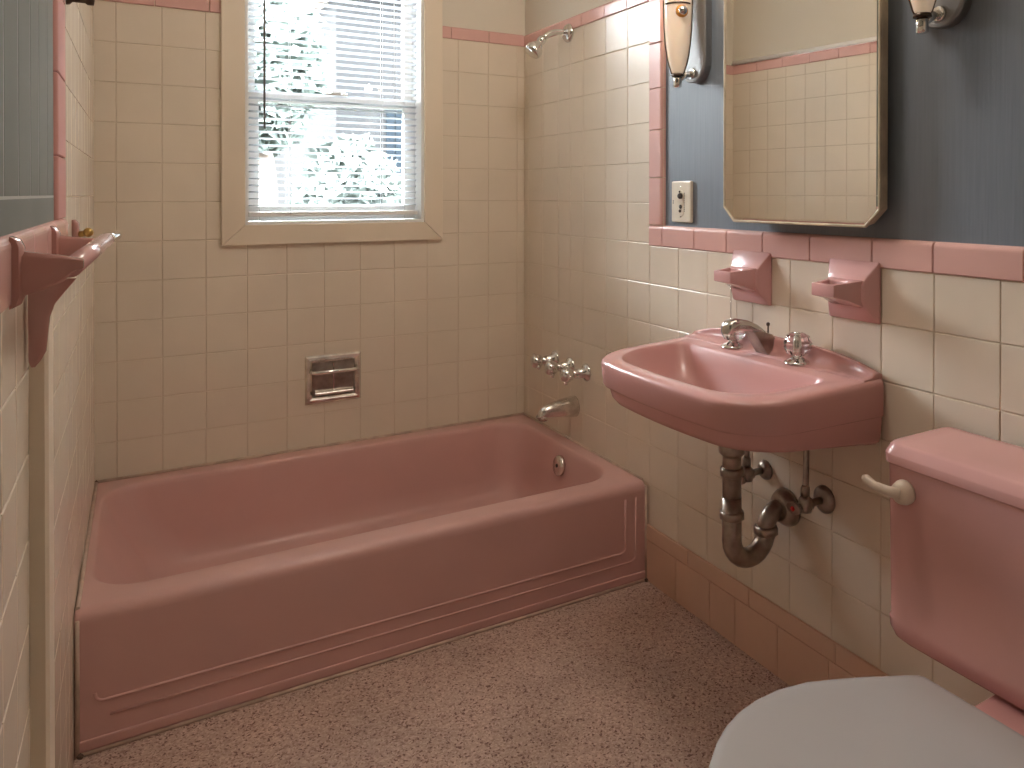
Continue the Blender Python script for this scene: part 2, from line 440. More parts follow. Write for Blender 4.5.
# white quarter-round moulding above the pink band
w = left_wall()
rings = [[w.P(u, Z_BTOP + a, b_ - .006) for a, b_ in ((0, 0), (0, .02), (.008, .018), (.016, .010), (.02, 0))] for u in (0.003, 1.10)]
w.mb.loft(rings, M['white_paint'], True, True)
trim(8, w.mb.build('trim_8', None))
# painted beadboard above the ledge, pale grooves between the boards
w = left_wall()
bb = [1.187, 1.288, 1.402, 1.499, 1.616, 1.73] + [1.73 + .115 * k for k in range(1, 17)]
for a, b_ in zip(bb, bb[1:]):
    w.tile(a, b_, 1.150, CEIL - .002, M['bead'], w=-.003, gap=.0035, bev=.0006, depth=.006, tilt=0)
w.slab(1.186, 3.74, 1.15, CEIL - .002, -.010, -.0034, M['bead_line'])
w.tile(1.186, 3.74, 1.108, 1.1505, M['bead'], w=-.003, gap=.0003, bev=.001, depth=.007, tilt=0)
trim(9, w.mb.build('trim_9', None))
# cream upright board under the ledge
w = left_wall()
prof = [(1.488, 0), (1.488, .016), (1.492, .020), (1.553, .020), (1.558, .016), (1.558, 0)]
w.mb.loft([[w.P(u, z, d) for u, d in prof] for z in (0.0, 1.036)], M['cream_paint'], True, True, smooth=False)
trim(10, w.mb.build('trim_10', None))

# --- room shell
mb = MB(); mb.box(-1.62, .1, FRONT - .1, .13, -.08, 0, M['floor']); struct(mb.build('floor', None))
mb = MB(); mb.box(-1.62, .1, FRONT - .1, .13, CEIL, CEIL + .08, M['ceiling']); struct(mb.build('ceiling', None))
mb = MB()
mb.box(-1.62, -1.15, FRONT - .1, FRONT, 0, CEIL, M['plaster']); mb.box(-.40, .1, FRONT - .1, FRONT, 0, CEIL, M['plaster'])
mb.box(-1.15, -.40, FRONT - .1, FRONT, 2.03, CEIL, M['plaster']); struct(mb.build('wall_front', None))
# panelled door closed in the wall behind the viewer
mb = MB(); mb.box(-1.148, -.402, FRONT - .06, FRONT - .02, .005, 2.025, M['cream_paint'], bev=.003)
for z0, z1 in ((.15, .95), (1.1, 1.9)): mb.box(-1.02, -.53, FRONT - .022, FRONT - .012, z0, z1, M['cream_paint'], bev=.004)
door = struct(mb.build('door_1', None))
mb = MB(); mb.lathe([(.025, 0), (.025, .006), (.01, .01), (.01, .04), (.026, .05), (.028, .065), (.018, .078), (0, .08)], (-.47, FRONT - .02, 1.0), (0, 1, 0), M['brass'])
mb.build('door_knob', None, door)

# ------------------------------------------------------------------ window
mb = MB()
def cas(x0, x1, z0, z1, xi0, xi1, zi0, zi1):      # four mitred boards
    y0, y1 = -.017, 0
    O = [(x0, z0), (x1, z0), (x1, z1), (x0, z1)]; I = [(xi0, zi0), (xi1, zi0), (xi1, zi1), (xi0, zi1)]
    for k in range(4):
        j = (k + 1) % 4
        q = [O[k], O[j], I[j], I[k]]; c = (sum(p[0] for p in q) / 4, sum(p[1] for p in q) / 4)
        g = .9985
        q = [(c[0] + (p[0] - c[0]) * g, c[1] + (p[1] - c[1]) * g) for p in q]
        mb.prism(q, 'y', y0, y1, M['cream_paint'], bev=.0022)
cas(OUTX0, OUTX1, OUTZ0, OUTZ1, WX0, WX1, WZ0, WZ1)
win = struct(mb.build('window_1', None))
mb = MB()   # white jamb liner and sill inside the opening
mb.box(WX0 - .001, WX0 + .010, -.004, .125, WZ0, WZ1, M['white_paint']); mb.box(WX1 - .010, WX1 + .001, -.004, .125, WZ0, WZ1, M['white_paint'])
mb.box(WX0, WX1, -.006, .125, WZ0 - .002, WZ0 + .009, M['white_paint']); mb.box(WX0, WX1, -.004, .125, WZ1 - .01, WZ1, M['white_paint'])
mb.build('window_jamb', None, win)
def sash(z0, z1, y, st, bot, top, nm):
    mb = MB(); x0, x1 = WX0 + .011, WX1 - .011
    mb.box(x0, x0 + st, y, y + .03, z0, z1, M['white_paint'], bev=.003); mb.box(x1 - st, x1, y, y + .03, z0, z1, M['white_paint'], bev=.003)
    mb.box(x0 + st, x1 - st, y, y + .03, z0, z0 + bot, M['white_paint'], bev=.003); mb.box(x0 + st, x1 - st, y, y + .03, z1 - top, z1, M['white_paint'], bev=.003)
    s = mb.build(nm, None, win)
    mb = MB(); mb.box(x0 + st - .004, x1 - st + .004, y + .013, y + .016, z0 + bot - .004, z1 - top + .004, M['glass']); mb.build('pane', None, s)
    return s
lo = sash(WZ0 + .010, 1.497, .062, .040, .05, .032, 'lower_sash')
sash(1.470, WZ1 - .01, .094, .032, .03, .04, 'upper_sash')
mb = MB(); mb.box(-.735, -.655, .070, .088, 1.497, 1.512, M['dull_chrome'], bev=.004); mb.box(-.71, -.68, .060, .076, 1.508, 1.522, M['dull_chrome'], bev=.003)
mb.build('sash_lock', None, lo)

# ------------------------------------------------------------------ blind
BX0, BX1, BY = WX0 + .014, WX1 - .014, .028
bl = thing('venetian_blind', ((BX0 + BX1) / 2, BY, 2.05), 'white venetian blind lowered over the bathroom window, slats tilted open', 'blind')
mb = MB(); mb.box(BX0, BX1, BY - .016, BY + .016, 2.025, 2.06, M['white_paint'], bev=.002); mb.build('head_rail', None, bl)
pitch = .0221; z = 1.118; k = 0
ang = math.radians(-11)
sl_me = None
while z < 2.02:
    mb = MB()
    rows_ = []
    for q in range(7):
        t = -1 + q / 3; yy = .0125 * t; zz = .0018 * (1 - t * t)
        rows_.append((BY + yy * math.cos(ang) - zz * math.sin(ang), z + yy * math.sin(ang) + zz * math.cos(ang)))
    mb.loft([[(x, y_, z_) for y_, z_ in rows_] for x in (BX0 + .002, BX1 - .002)], M['blind'], closed=False)
    mb.build('slat', None, bl)
    z += pitch; k += 1
mb = MB(); mb.box(BX0, BX1, BY - .013, BY + .013, 1.080, 1.097, M['white_paint'], bev=.003); br = mb.build('bottom_rail', None, bl)
for xx in (-.857, -.548):
    mb = MB()
    for dy in (-.0128, .0128): mb.tube([(xx, BY + dy, 1.08), (xx, BY + dy, 2.03)], .0007, M['cord'], n=5)
    mb.build('ladder_cord', None, bl)
    mb = MB(); mb.lathe([(.008, 0), (.009, .004), (.006, .010)], (xx, BY - .006, 1.072), (0, 0, 1), M['white_paint'], n=14); mb.build('button', None, br)
mb = MB(); mb.tube([(-.508, BY - .016, 1.50), (-.508, BY - .016, 2.03)], .0011, M['cord'], n=6); mb.build('lift_cord', None, bl)
mb = MB(); mb.tube([(-.938, BY - .020, 1.372), (-.938, BY - .020, 2.03)], .0038, M['wand'], n=6); mb.build('tilt_wand', None, bl)

# ------------------------------------------------------------------ bathtub
TF = -.846; TL = -1.414; TH = .295
tub = thing('bathtub', (-.71, -.43, 0), 'pink enamelled alcove bathtub under the window', 'bathtub')
def tring(x0, x1, y0, y1, r, z): return [Vector((p.x, p.y, z)) for p in densify(rrect(x0, x1, y0, y1, r, 10), 10)]
def skew(ring):
    return [Vector((p.x + (.0065 + .0179 * p.y) * max(0, min(1, (-p.x - 1.30) / .1)), p.y, p.z)) for p in ring]
mb = MB()
rings = [tring(TL, -.003, TF, -.003, .004, .250), tring(TL, -.003, TF, -.003, .006, .268), tring(TL, -.003, TF + .0003, -.003, .006, .276),
         tring(TL, -.003, TF + .003, -.003, .008, .284), tring(TL + .001, -.004, TF + .010, -.004, .010, .2925), tring(TL + .004, -.006, TF + .019, -.006, .014, .2962), tring(TL + .006, -.008, TF + .028, -.008, .016, .2966), tring(-1.396, -.046, TF + .075, -.054, .105, .2964),
         tring(-1.392, -.050, TF + .080, -.058, .105, .2958), tring(-1.389, -.0535, TF + .0835, -.0615, .105, .2945), tring(-1.386, -.057, TF + .087, -.065, .105, .290),
         tring(-1.381, -.061, TF + .090, -.068, .105, .278), tring(-1.345, -.074, TF + .097, -.076, .105, .20), tring(-1.295, -.092, TF + .106, -.086, .105, .11),
         tring(-1.265, -.105, TF + .118, -.098, .105, .060), tring(-1.235, -.125, TF + .14, -.12, .10, .036), tring(-1.0, -.24, TF + .25, -.23, .08, .028)]
rings = [skew(r) for r in rings]
mb.loft(rings, M['tub_pink'], False, True)
mb.build('basin', None, tub)
mb = MB()   # skirt with its moulded panel lines
mb.box(-1.4215, -.004, TF + .0006, TF + .02, 0, .262, M['tub_pink'])
mb.box(-1.421, -.004, TF - .003, TF + .01, .008, .030, M['tub_pink'], bev=.0035)
def bead(pts, r=.0036):
    mb.tube([(x, TF + .0014, z_) for x, z_ in pts], r, M['tub_pink'], n=8)
def arc(cx, cz, r, a0, a1, n=6): return [(cx + r * math.cos(math.radians(a0 + (a1 - a0) * k / n)), cz + r * math.sin(math.radians(a0 + (a1 - a0) * k / n))) for k in range(n + 1)]
bead([(-1.386, .122)] + arc(-1.370, .119, .016, 180, 270) + arc(-.095, .117, .018, 270, 360) + [(-.077, .255)])
bead([(-1.36, .070), (-1.0, .069)] + arc(-.06, .087, .020, 270, 360) + [(-.040, .255)], .0032)
mb.build('apron', None, tub)
mb = MB(); mb.lathe([(.0, .010), (.030, .009), (.034, .004), (.034, -.004)], (-.077, -.434, .235), (-1, 0, .16), M['dull_chrome'], n=26)
mb.lathe([(.0, .013), (.006, .012), (.007, .008)], (-.077, -.434, .235), (-1, 0, .16), M['dark'], n=12)
ov = mb.build('overflow_plate', None, tub); ov['label'] = 'round worn chrome overflow plate'
mb = MB(); mb.lathe([(0, .003), (.02, .003), (.026, .0)], (-.30, -.43, .0285), (0, 0, 1), M['dull_chrome']); mb.build('drain', None, tub)
# caulk beads along walls and floor
mb = MB(); mb.tube([(-1.410, -.006, .299), (-.004, -.006, .299)], .005, M['caulk'], n=8); mb.tube([(-.005, -.006, .299), (-.005, TF + .02, .297)], .0045, M['caulk'], n=8)
mb.tube([(-1.404, -.006, .299), (-1.4165, TF + .02, .297)], .0045, M['caulk'], n=8)
mb.tube([(-1.416, TF - .003, .003), (-.006, TF - .003, .003)], .0045, M['caulk'], n=8); mb.tube([(-.004, TF - .001, .001), (-.004, TF - .001, .285)], .0045, M['caulk'], n=8)
mb.tube([(-1.4165, TF - .001, .001), (-1.4165, TF - .001, .28)], .004, M['caulk'], n=8)
cl = mb.build('caulk_seam', None, tub); cl['label'] = 'cream caulk seam'
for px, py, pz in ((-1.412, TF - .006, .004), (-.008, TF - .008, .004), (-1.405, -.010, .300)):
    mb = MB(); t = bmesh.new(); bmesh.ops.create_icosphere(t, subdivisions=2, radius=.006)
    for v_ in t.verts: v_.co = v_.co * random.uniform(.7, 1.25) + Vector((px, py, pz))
    mb.absorb(t, M['stain_dark']); mb.build('stain', None, tub)

# ------------------------------------------------------------------ bath fittings on the right wall
# three crystal-style valve handles
hy_ = (-.262, -.375, -.487)
hl_ = ('chrome bath handle farthest from the sink, in a row of three', 'middle chrome bath handle of the row of three above the spout', 'chrome bath handle nearest the sink, in a row of three')
def bath_handle():
    t = thing('bath_handle', (0, 0, 0), hl_[0], 'faucet handle', 'bath valve handles in a row')
    mb = MB(); mb.lathe([(.030, 0), (.030, .004), (.024, .010), (.017, .014), (.016, .045), (.014, .050), (.013, .06)], (0, 0, 0), (-1, 0, 0), M['chrome']); mb.build('escutcheon', None, t)
    mb = MB(); mb.lathe([(.012, .056), (.020, .060), (.024, .070), (.024, .084), (.019, .094), (.010, .098), (0, .099)], (0, 0, 0), (-1, 0, 0), M['chrome'], n=24)
    for k in range(4):
        a = PI / 4 + k * PI / 2; c, s = math.cos(a), math.sin(a)
        mb.tube([(-.077, c * .016, s * .016), (-.077, c * .027, s * .027), (-.077, c * .033, s * .033)], [.0085, .0085, .005], M['chrome'], n=10)
    mb.build('handle', None, t)
    return t
h0 = bath_handle()
def dup(root, loc, label, rot=None):
    r_ = root.copy(); COL.objects.link(r_); r_.location = loc; r_['label'] = label
    if rot: r_.rotation_euler = rot
    for ch in list(root.children):
        c = ch.copy(); COL.objects.link(c); c.parent = r_
        for g in ch.children:
            d = g.copy(); COL.objects.link(d); d.parent = c
    return r_
dup(h0, (-.0005, hy_[1], .555), hl_[1], (.4, 0, 0)); dup(h0, (-.0005, hy_[2], .553), hl_[2], (.9, 0, 0)); h0.location = (-.0005, hy_[0], .558)

# tub spout
sp = thing('tub_spout', (0, -.405, .42), 'chrome tub spout on the tiled wall above the drain end of the bathtub', 'tub spout')
mb = MB()
sec = [(0, .420, .034, .036), (-.006, .420, .034, .036), (-.05, .421, .029, .0305), (-.095, .420, .0235, .0245), (-.118, .417, .020, .020), (-.132, .412, .016, .0165), (-.141, .406, .008, .009)]
mb.loft([[(x - (.006 if abs(x) > .1 else 0) * (math.sin(2 * PI * k / 20) < -.3), -.405 + ry * math.cos(2 * PI * k / 20), zc + rz * math.sin(2 * PI * k / 20)) for k in range(20)] for x, zc, ry, rz in sec], M['dull_chrome'], True, True)
mb.build('spout_body', None, sp)
mb = MB(); mb.lathe([(.0155, 0), (.0155, .017), (.013, .017), (.012, .002)], (-.124, -.405, .406), (0, 0, -1), M['dull_chrome'], n=18); mb.build('outlet', None, sp)

# shower head and arm
sh = thing('shower_head', (0, -.36, 1.72), 'chrome shower head on a bent arm high in the tub corner', 'shower head')
mb = MB(); mb.lathe([(.034, 0), (.033, .006), (.026, .014), (.013, .018)], (0, -.36, 1.722), (-1, 0, 0), M['chrome']); mb.build('flange', None, sh)
mb = MB(); pts = [(-.005, -.36, 1.722), (-.03, -.36, 1.7225), (-.055, -.36, 1.720), (-.075, -.36, 1.713), (-.09, -.36, 1.703), (-.105, -.36, 1.690)]
mb.tube(pts, .0098, M['chrome'], n=14); mb.build('arm', None, sh)
mb = MB(); ax = Vector((-.62, .05, -.78)).normalized(); o_ = Vector((-.100, -.36, 1.694))
mb.lathe([(.013, 0), (.015, .006), (.015, .018), (.012, .020), (.013, .026), (.022, .036), (.030, .050), (.031, .066), (.027, .072), (.0, .073)], o_, ax, M['chrome'])
hd = mb.build('head', None, sh)
mb = MB(); mb.lathe([(.020, 0), (.020, .004), (.0, .0045)], o_ + ax * .072, ax, M['dark_metal']); mb.build('spray_face', None, hd)

# recessed chrome soap dish with grab bar
sd = thing('soap_dish', (-.722, 0, .52), 'recessed chrome soap dish with a grab bar in the tiled wall behind the bathtub', 'soap dish')
DX0, DX1, DZ0, DZ1 = -.815, -.630, .444, .608
mb = MB()
O = [(DX0, DZ0), (DX1, DZ0), (DX1, DZ1), (DX0, DZ1)]
def frame_ring(ins, y): return [(DX0 + ins, y, DZ0 + ins), (DX1 - ins, y, DZ0 + ins), (DX1 - ins, y, DZ1 - ins), (DX0 + ins, y, DZ1 - ins)]
mb.loft([frame_ring(0, .001), frame_ring(0, -.003), frame_ring(.006, -.009), frame_ring(.014, -.010), frame_ring(.022, -.006), frame_ring(.025, -.001)], M['dull_chrome'], smooth=False)
mb.build('frame', None, sd)
mb = MB()
mb.loft([frame_ring(.0225, -.0045), frame_ring(.026, -.0015), frame_ring(.030, -.0012)], M['pipe'], False, True, smooth=False)
mb.build('recess', None, sd)
mb = MB(); cz = DZ1 - .052
mb.tube([(DX0 + .018, -.006, cz), (DX0 + .020, -.022, cz - .001), (DX0 + .030, -.030, cz - .002), (DX1 - .030, -.030, cz - .002), (DX1 - .020, -.022, cz - .001), (DX1 - .018, -.006, cz)], .0068, M['chrome'], n=12)
mb.build('grab_bar', None, sd)
mb = MB(); mb.loft([[(x, -.004 - .018 * math.sin(PI * t), DZ0 + .026 + .020 * t) for t in (0, .2, .4, .6, .8, 1)] for x in (DX0 + .030, DX0 + .05, (DX0 + DX1) / 2, DX1 - .05, DX1 - .030)], M['dull_chrome'], closed=False)
mb.box((DX0 + DX1) / 2 - .0018, (DX0 + DX1) / 2 + .0018, -.006, -.002, DZ0 + .03, DZ1 - .03, M['chrome'])
mb.build('tray', None, sd)

# ------------------------------------------------------------------ sink
SY = -1.402
sink = thing('wall_sink', (0, SY, .64), 'pink wall-hung sink with chrome faucet below the mirror', 'sink')
def sring(x0, hw_b, hw_f, rf, z, x1=-.004, bulge=.03, dz=0, n=10):
    rg = densify(rrect(x0, x1, SY - 1, SY + 1, [.004, rf, rf, .004], n), 10)
    # rebuild with a true half-width: scale y from unit rectangle
    rg = densify(rrect(x0, x1, SY - hw_b, SY + hw_b, [.006, rf, rf, .006], n), 10)
    out = []
    for p in rg:
        t = (x1 - p.x) / (x1 - x0); hw = hw_b + (hw_f - hw_b) * min(1, t * 1.4)
        y = SY + (p.y - SY) * hw / hw_b
        if y > SY: y = SY + (y - SY) * (1 - .088 * t)
        x = p.x - bulge * t * t * max(0, 1 - ((y - SY) / hw_b) ** 2)
        out.append(Vector((x, y, z + dz * t)))
    return out
mb = MB()
rings = [sring(-.10, .06, .06, .03, .636, x1=-.07, bulge=.01), sring(-.25, .22, .20, .10, .636, dz=.016), sring(-.308, .288, .258, .11, .638, dz=.020), sring(-.326, .298, .278, .11, .646, dz=.018),
         sring(-.337, .3025, .289, .11, .670, dz=.008), sring(-.342, .304, .294, .11, .696, dz=.001), sring(-.343, .3045, .295, .108, .6995), sring(-.350, .3075, .301, .105, .7025), sring(-.354, .308, .303, .105, .708),
         sring(-.359, .308, .304, .105, .757, dz=-.010), sring(-.359, .308, .304, .105, .766, dz=-.010), sring(-.3575, .3065, .3025, .104, .7715, dz=-.011), sring(-.354, .304, .299, .102, .7755, dz=-.012), sring(-.349, .300, .294, .10, .778, dz=-.012)]
def bring(x0, x1, hw, r, z, bulge=.020, dz=-.012, rb=.33):
    out = []
    for p in densify(rrect(x0, x1, SY - hw, SY + hw, [r * rb, r, r, r * rb], 10), 10):
        t = (x1 - p.x) / (x1 - x0)
        out.append(Vector((p.x - bulge * t * max(0, 1 - ((p.y - SY) / hw) ** 2), p.y, z + dz * (-p.x / .36))))
    return out
rings += [bring(-.330, -.096, .250, .105, .7782), bring(-.3265, -.0985, .2475, .103, .7765), bring(-.323, -.101, .244, .10, .771), bring(-.306, -.110, .226, .10, .742),
          bring(-.288, -.124, .190, .09, .690, rb=.6), bring(-.262, -.142, .13, .07, .668, rb=.8), bring(-.235, -.165, .06, .034, .662, .01, rb=1)]
mb.loft(rings, M['pink'], True, True)
mb.build('basin', None, sink, auto=38)
# raised back ledge with a coved front
mb = MB()
def ledge(y):
    t = (y - SY) / .305
    h = .7865 + .031 * max(0, 1 - abs(t) ** 3.2); e = min(1, (h - .7800) / .012)
    cv = .010 * max(0, 1 - ((abs(t) - .55) / .34) ** 4) if abs(abs(t) - .55) < .34 else 0
    b0 = .7782; fr = -.036
    return [(-.003, y, .765), (fr - .020, y, .765), (fr - .020, y, b0), (fr - .006, y, b0 + .0015 * e), (fr + .004 + cv, y, b0 + (h - b0) * .28), (fr + .008 + cv, y, b0 + (h - b0) * .55), (fr + .010 + cv * .7, y, h - .004 * e), (fr + .013 + cv * .3, y, h - .001 * e), (fr + .019, y, h), (-.008, y, h), (-.003, y, h - .003)]
ys = [SY + .300 - .600 * k / 60 for k in range(61)]
mb.loft([ledge(y) for y in ys], M['pink'], True, True)
mb.build('back_ledge', None, sink)
# drain ring
mb = MB(); mb.lathe([(0, .002), (.015, .002), (.022, .0035), (.026, .001)], (-.20, SY, .6575), (0, 0, 1), M['dull_chrome']); mb.build('drain', None, sink)
mb = MB(); mb.lathe([(.004, 0), (.011, .001), (.011, .004)], (-.353, SY - .0, .0), (0, 0, 1), M['chrome'], n=4) if False else None
mb.bm.free()

# faucet
fc_ = thing('sink_faucet', (-.05, SY, .784), 'chrome sink spout with a pop-up rod, between two clear knobs on the pink sink', 'faucet')
mb = MB()
FY = SY + .012
sec = [(-.020, .788, .020, .006), (-.022, .800, .020, .016), (-.040, .822, .020, .020), (-.065, .838, .0185, .016), (-.095, .850, .017, .014), (-.125, .855, .0155, .014), (-.146, .851, .015, .016), (-.157, .846, .012, .011)]
def sq(cx, cz, hw, hh, tilt):
    out = []
    for k in range(20):
        a = 2 * PI * k / 20; c, s = math.cos(a), math.sin(a)
        e = .55
        px = abs(c) ** e * (1 if c > 0 else -1) * hw; pz = abs(s) ** e * (1 if s > 0 else -1) * hh
        out.append((cx - pz * math.sin(tilt), FY + px, cz + pz * math.cos(tilt)))
    return out
tl = [-1.4, -1.0, -.75, -.42, -.25, -.05, .12, .2]
tl = [1.45, 1.1, .7, .42, .25, .05, -.12, -.2]
mb.loft([sq(x, z_, hw, hh, -t_ if False else t_ * -1) for (x, z_, hw, hh), t_ in zip(sec, [-a for a in tl])], M['faucet'], True, True)
body = mb.build('spout', None, fc_)
mb = MB(); mb.prism([(-.010, .777), (-.010, .806), (-.030, .826), (-.060, .836), (-.088, .838), (-.070, .812), (-.045, .777)], 'y', FY - .021, FY + .021, M['pipe'], bev=.003); mb.build('spout_base', None, fc_)
mb = MB(); mb.lathe([(.0125, 0), (.0125, .022), (.010, .022), (.009, .004)], (-.141, FY, .852), (0, 0, -1), M['chrome'], n=18); mb.build('aerator', None, body)
mb = MB(); mb.tube([(-.026, FY, .80), (-.026, FY, .846)], .0022, M['dark_metal'], n=8); mb.lathe([(.0, 0), (.0045, .002), (.0045, .008), (0, .010)], (-.026, FY, .842), (0, 0, 1), M['dark_metal'], n=12)
mb.build('pop_up_rod', None, fc_)
def knob():
    t = thing('faucet_knob', (-.05, SY, .778), 'clear faceted knob on a chrome base, left of the sink spout as seen', 'faucet handle', 'clear sink knobs')
    mb = MB(); n = 10
    mb.lathe([(.031, 0), (.031, .002), (.026, .006), (.017, .010), (.012, .014), (.010, .018)], (-.05, SY, .778), (0, 0, 1), M['chrome'], n=24); mb.build('escutcheon', None, t)
    mb = MB(); mb.lathe([(.012, .016), (.023, .020), (.0315, .034), (.0325, .047), (.026, .061), (.016, .067), (.0, .068)], (-.05, SY, .778), (0, 0, 1), M['clear'], n=11)
    for f in mb.bm.faces: f.smooth = False
    mb.build('crystal_grip', None, t)
    mb = MB(); mb.tube([(-.05, SY, .794), (-.05, SY, .835)], [.009, .006], M['dull_chrome'], n=10); mb.lathe([(.008, 0), (.008, .002), (0, .003)], (-.05, SY, .845), (0, 0, 1), M['chrome'], n=14); mb.build('stem', None, t)
    return t
k0 = knob()
k1 = dup(k0, (-.046, SY - .104, .778), 'clear faceted knob on a chrome base, right of the sink spout, nearer the toilet')
k0.location = (-.046, SY + .114, .778)
k0['label'] = 'clear faceted sink knob behind the tip of the chrome spout'

ch = thing('bead_chain', (-.071, -1.308, .84), 'thin chain hanging from the ceramic holder down to the left faucet knob', 'chain')
mb = MB(); mb.tube([(-.071, -1.308, .955), (-.0715, -1.309, .91), (-.070, -1.307, .87), (-.0665, -1.3035, .838), (-.062, -1.300, .812)], .0010, M['chrome'], n=6)
for q in range(34):
    t_ = bmesh.new(); bmesh.ops.create_icosphere(t_, subdivisions=1, radius=.0015)
    for v_ in t_.verts: v_.co += Vector((-.071, -1.308, .950 - q * .0033))
    mb.absorb(t_, M['chrome'], True)
mb.build('chain_links', None, ch)

# plumbing below
PX, PY = -.160, -1.416
tp = thing('drain_trap', (PX, PY, .30), 'tarnished chrome drain pipe and curved trap under the pink sink', 'drain pipe')
mb = MB(); mb.lathe([(.026, 0), (.026, .056), (.0305, .060), (.0305, .078), (.027, .082), (.0225, .086), (.0215, .09), (.0215, .26)], (PX, PY, .650), (0, 0, -1), M['pipe'], n=22); mb.build('tailpiece', None, tp)
mb = MB()
pts = [(PX, PY, .47), (PX, PY, .372)]
ub = .052
for k in range(1, 13):
    a = PI + PI * k / 12; pts.append((PX + ub + ub * math.cos(a), PY, .372 + ub * math.sin(a)))
pts += [(PX + 2 * ub, PY, .376)]
mb.tube(pts, .0225, M['pipe'], n=18); mb.build('trap_bend', None, tp)
mb = MB(); RX = PX + 2 * ub
pts = [(RX, PY, .366)] + [(RX + .040 * (1 - math.cos(a)), PY - .006 * (k / 8), .378 + .040 * math.sin(a)) for k, a in enumerate([PI / 2 * q / 8 for q in range(9)])] + [(-.004, PY - .013, .418)]
mb.tube(pts, .021, M['pipe'], n=18); mb.build('waste_arm', None, tp)
for nm, pos, ax_, rr_ in (('slip_nut', (PX, PY, .528), (0, 0, 1), .0275), ('slip_nut', (PX, PY, .430), (0, 0, 1), .0285), ('slip_nut', (RX, PY, .372), (0, 0, 1), .0285)):
    mb = MB(); mb.lathe([(rr_ - .005, -.011), (rr_, -.008), (rr_, .006), (rr_ - .004, .010)], pos, ax_, M['pipe'], n=10); mb.build(nm, None, tp)
mb = MB(); mb.lathe([(.044, 0), (.0435, .007), (.037, .019), (.027, .026), (.022, .027)], (-.001, PY - .013, .418), (-1, 0, 0), M['pipe'], n=28); es = mb.build('wall_escutcheon', None, tp)
def stop(y, zz, ztop, label, fx, fxy, er=.031):
    t = thing('stop_valve', (0, y, zz), label, 'valve', 'water stop valves under the sink')
    mb = MB(); mb.lathe([(er, 0), (er - .001, .005), (er * .7, .012), (.010, .015)], (-.0005, y, zz), (-1, 0, 0), M['pipe'], n=24); mb.build('escutcheon', None, t)
    mb = MB(); mb.tube([(-.01, y, zz), (-.070, y, zz)], .0085, M['pipe'], n=14); mb.lathe([(.013, 0), (.013, .012)], (-.045, y, zz), (-1, 0, 0), M['pipe'], n=8); mb.lathe([(.014, -.014), (.015, -.008), (.015, .012), (.010, .020)], (-.062, y, zz), (0, 0, 1), M['pipe'], n=16)
    mb.build('valve_body', None, t)
    mb = MB(); mb.tube([(-.070, y, zz), (-.082, y + fxy, zz - .004)], .006, M['pipe'], n=10)
    mb.loft([[(-.082 - .007 * k2, y + fxy + .020 * math.cos(2 * PI * q / 18), zz - .006 + .013 * math.sin(2 * PI * q / 18)) for q in range(18)] for k2 in (0, 1)], M['pipe'], True, True)
    mb.build('handle', None, t)
    mb = MB(); mb.lathe([(.0105, 0), (.0105, .020), (.007, .026)], (-.062, y, zz + .018), (0, 0, 1), M['pipe'], n=6); mb.build('coupling_nut', None, t)
    mb = MB(); mb.tube([(-.062, y, zz + .03), (-.062 + .3 * fx, y, zz + .06), (-.062 + fx, y + .002, ztop - .03), (-.062 + fx, y + .002, ztop)], .0068, M['pipe'], n=12); mb.build('supply_tube', None, t)
    return t
vl = stop(-1.356, .484, .645, 'small stop valve behind the drain pipe under the sink', .004, .0, .024)
vr = stop(-1.546, .475, .655, 'stop valve with a wall flange beside the trap under the sink, nearer the toilet', .006, .01)
mb = MB(); mb.lathe([(.0055, 0), (.0055, .002), (0, .0025)], (-.0895, -1.536, .469), (-1, 0, 0), M['red'], n=12)
rd = mb.build('cap', None, vr); rd['label'] = 'small red cap'

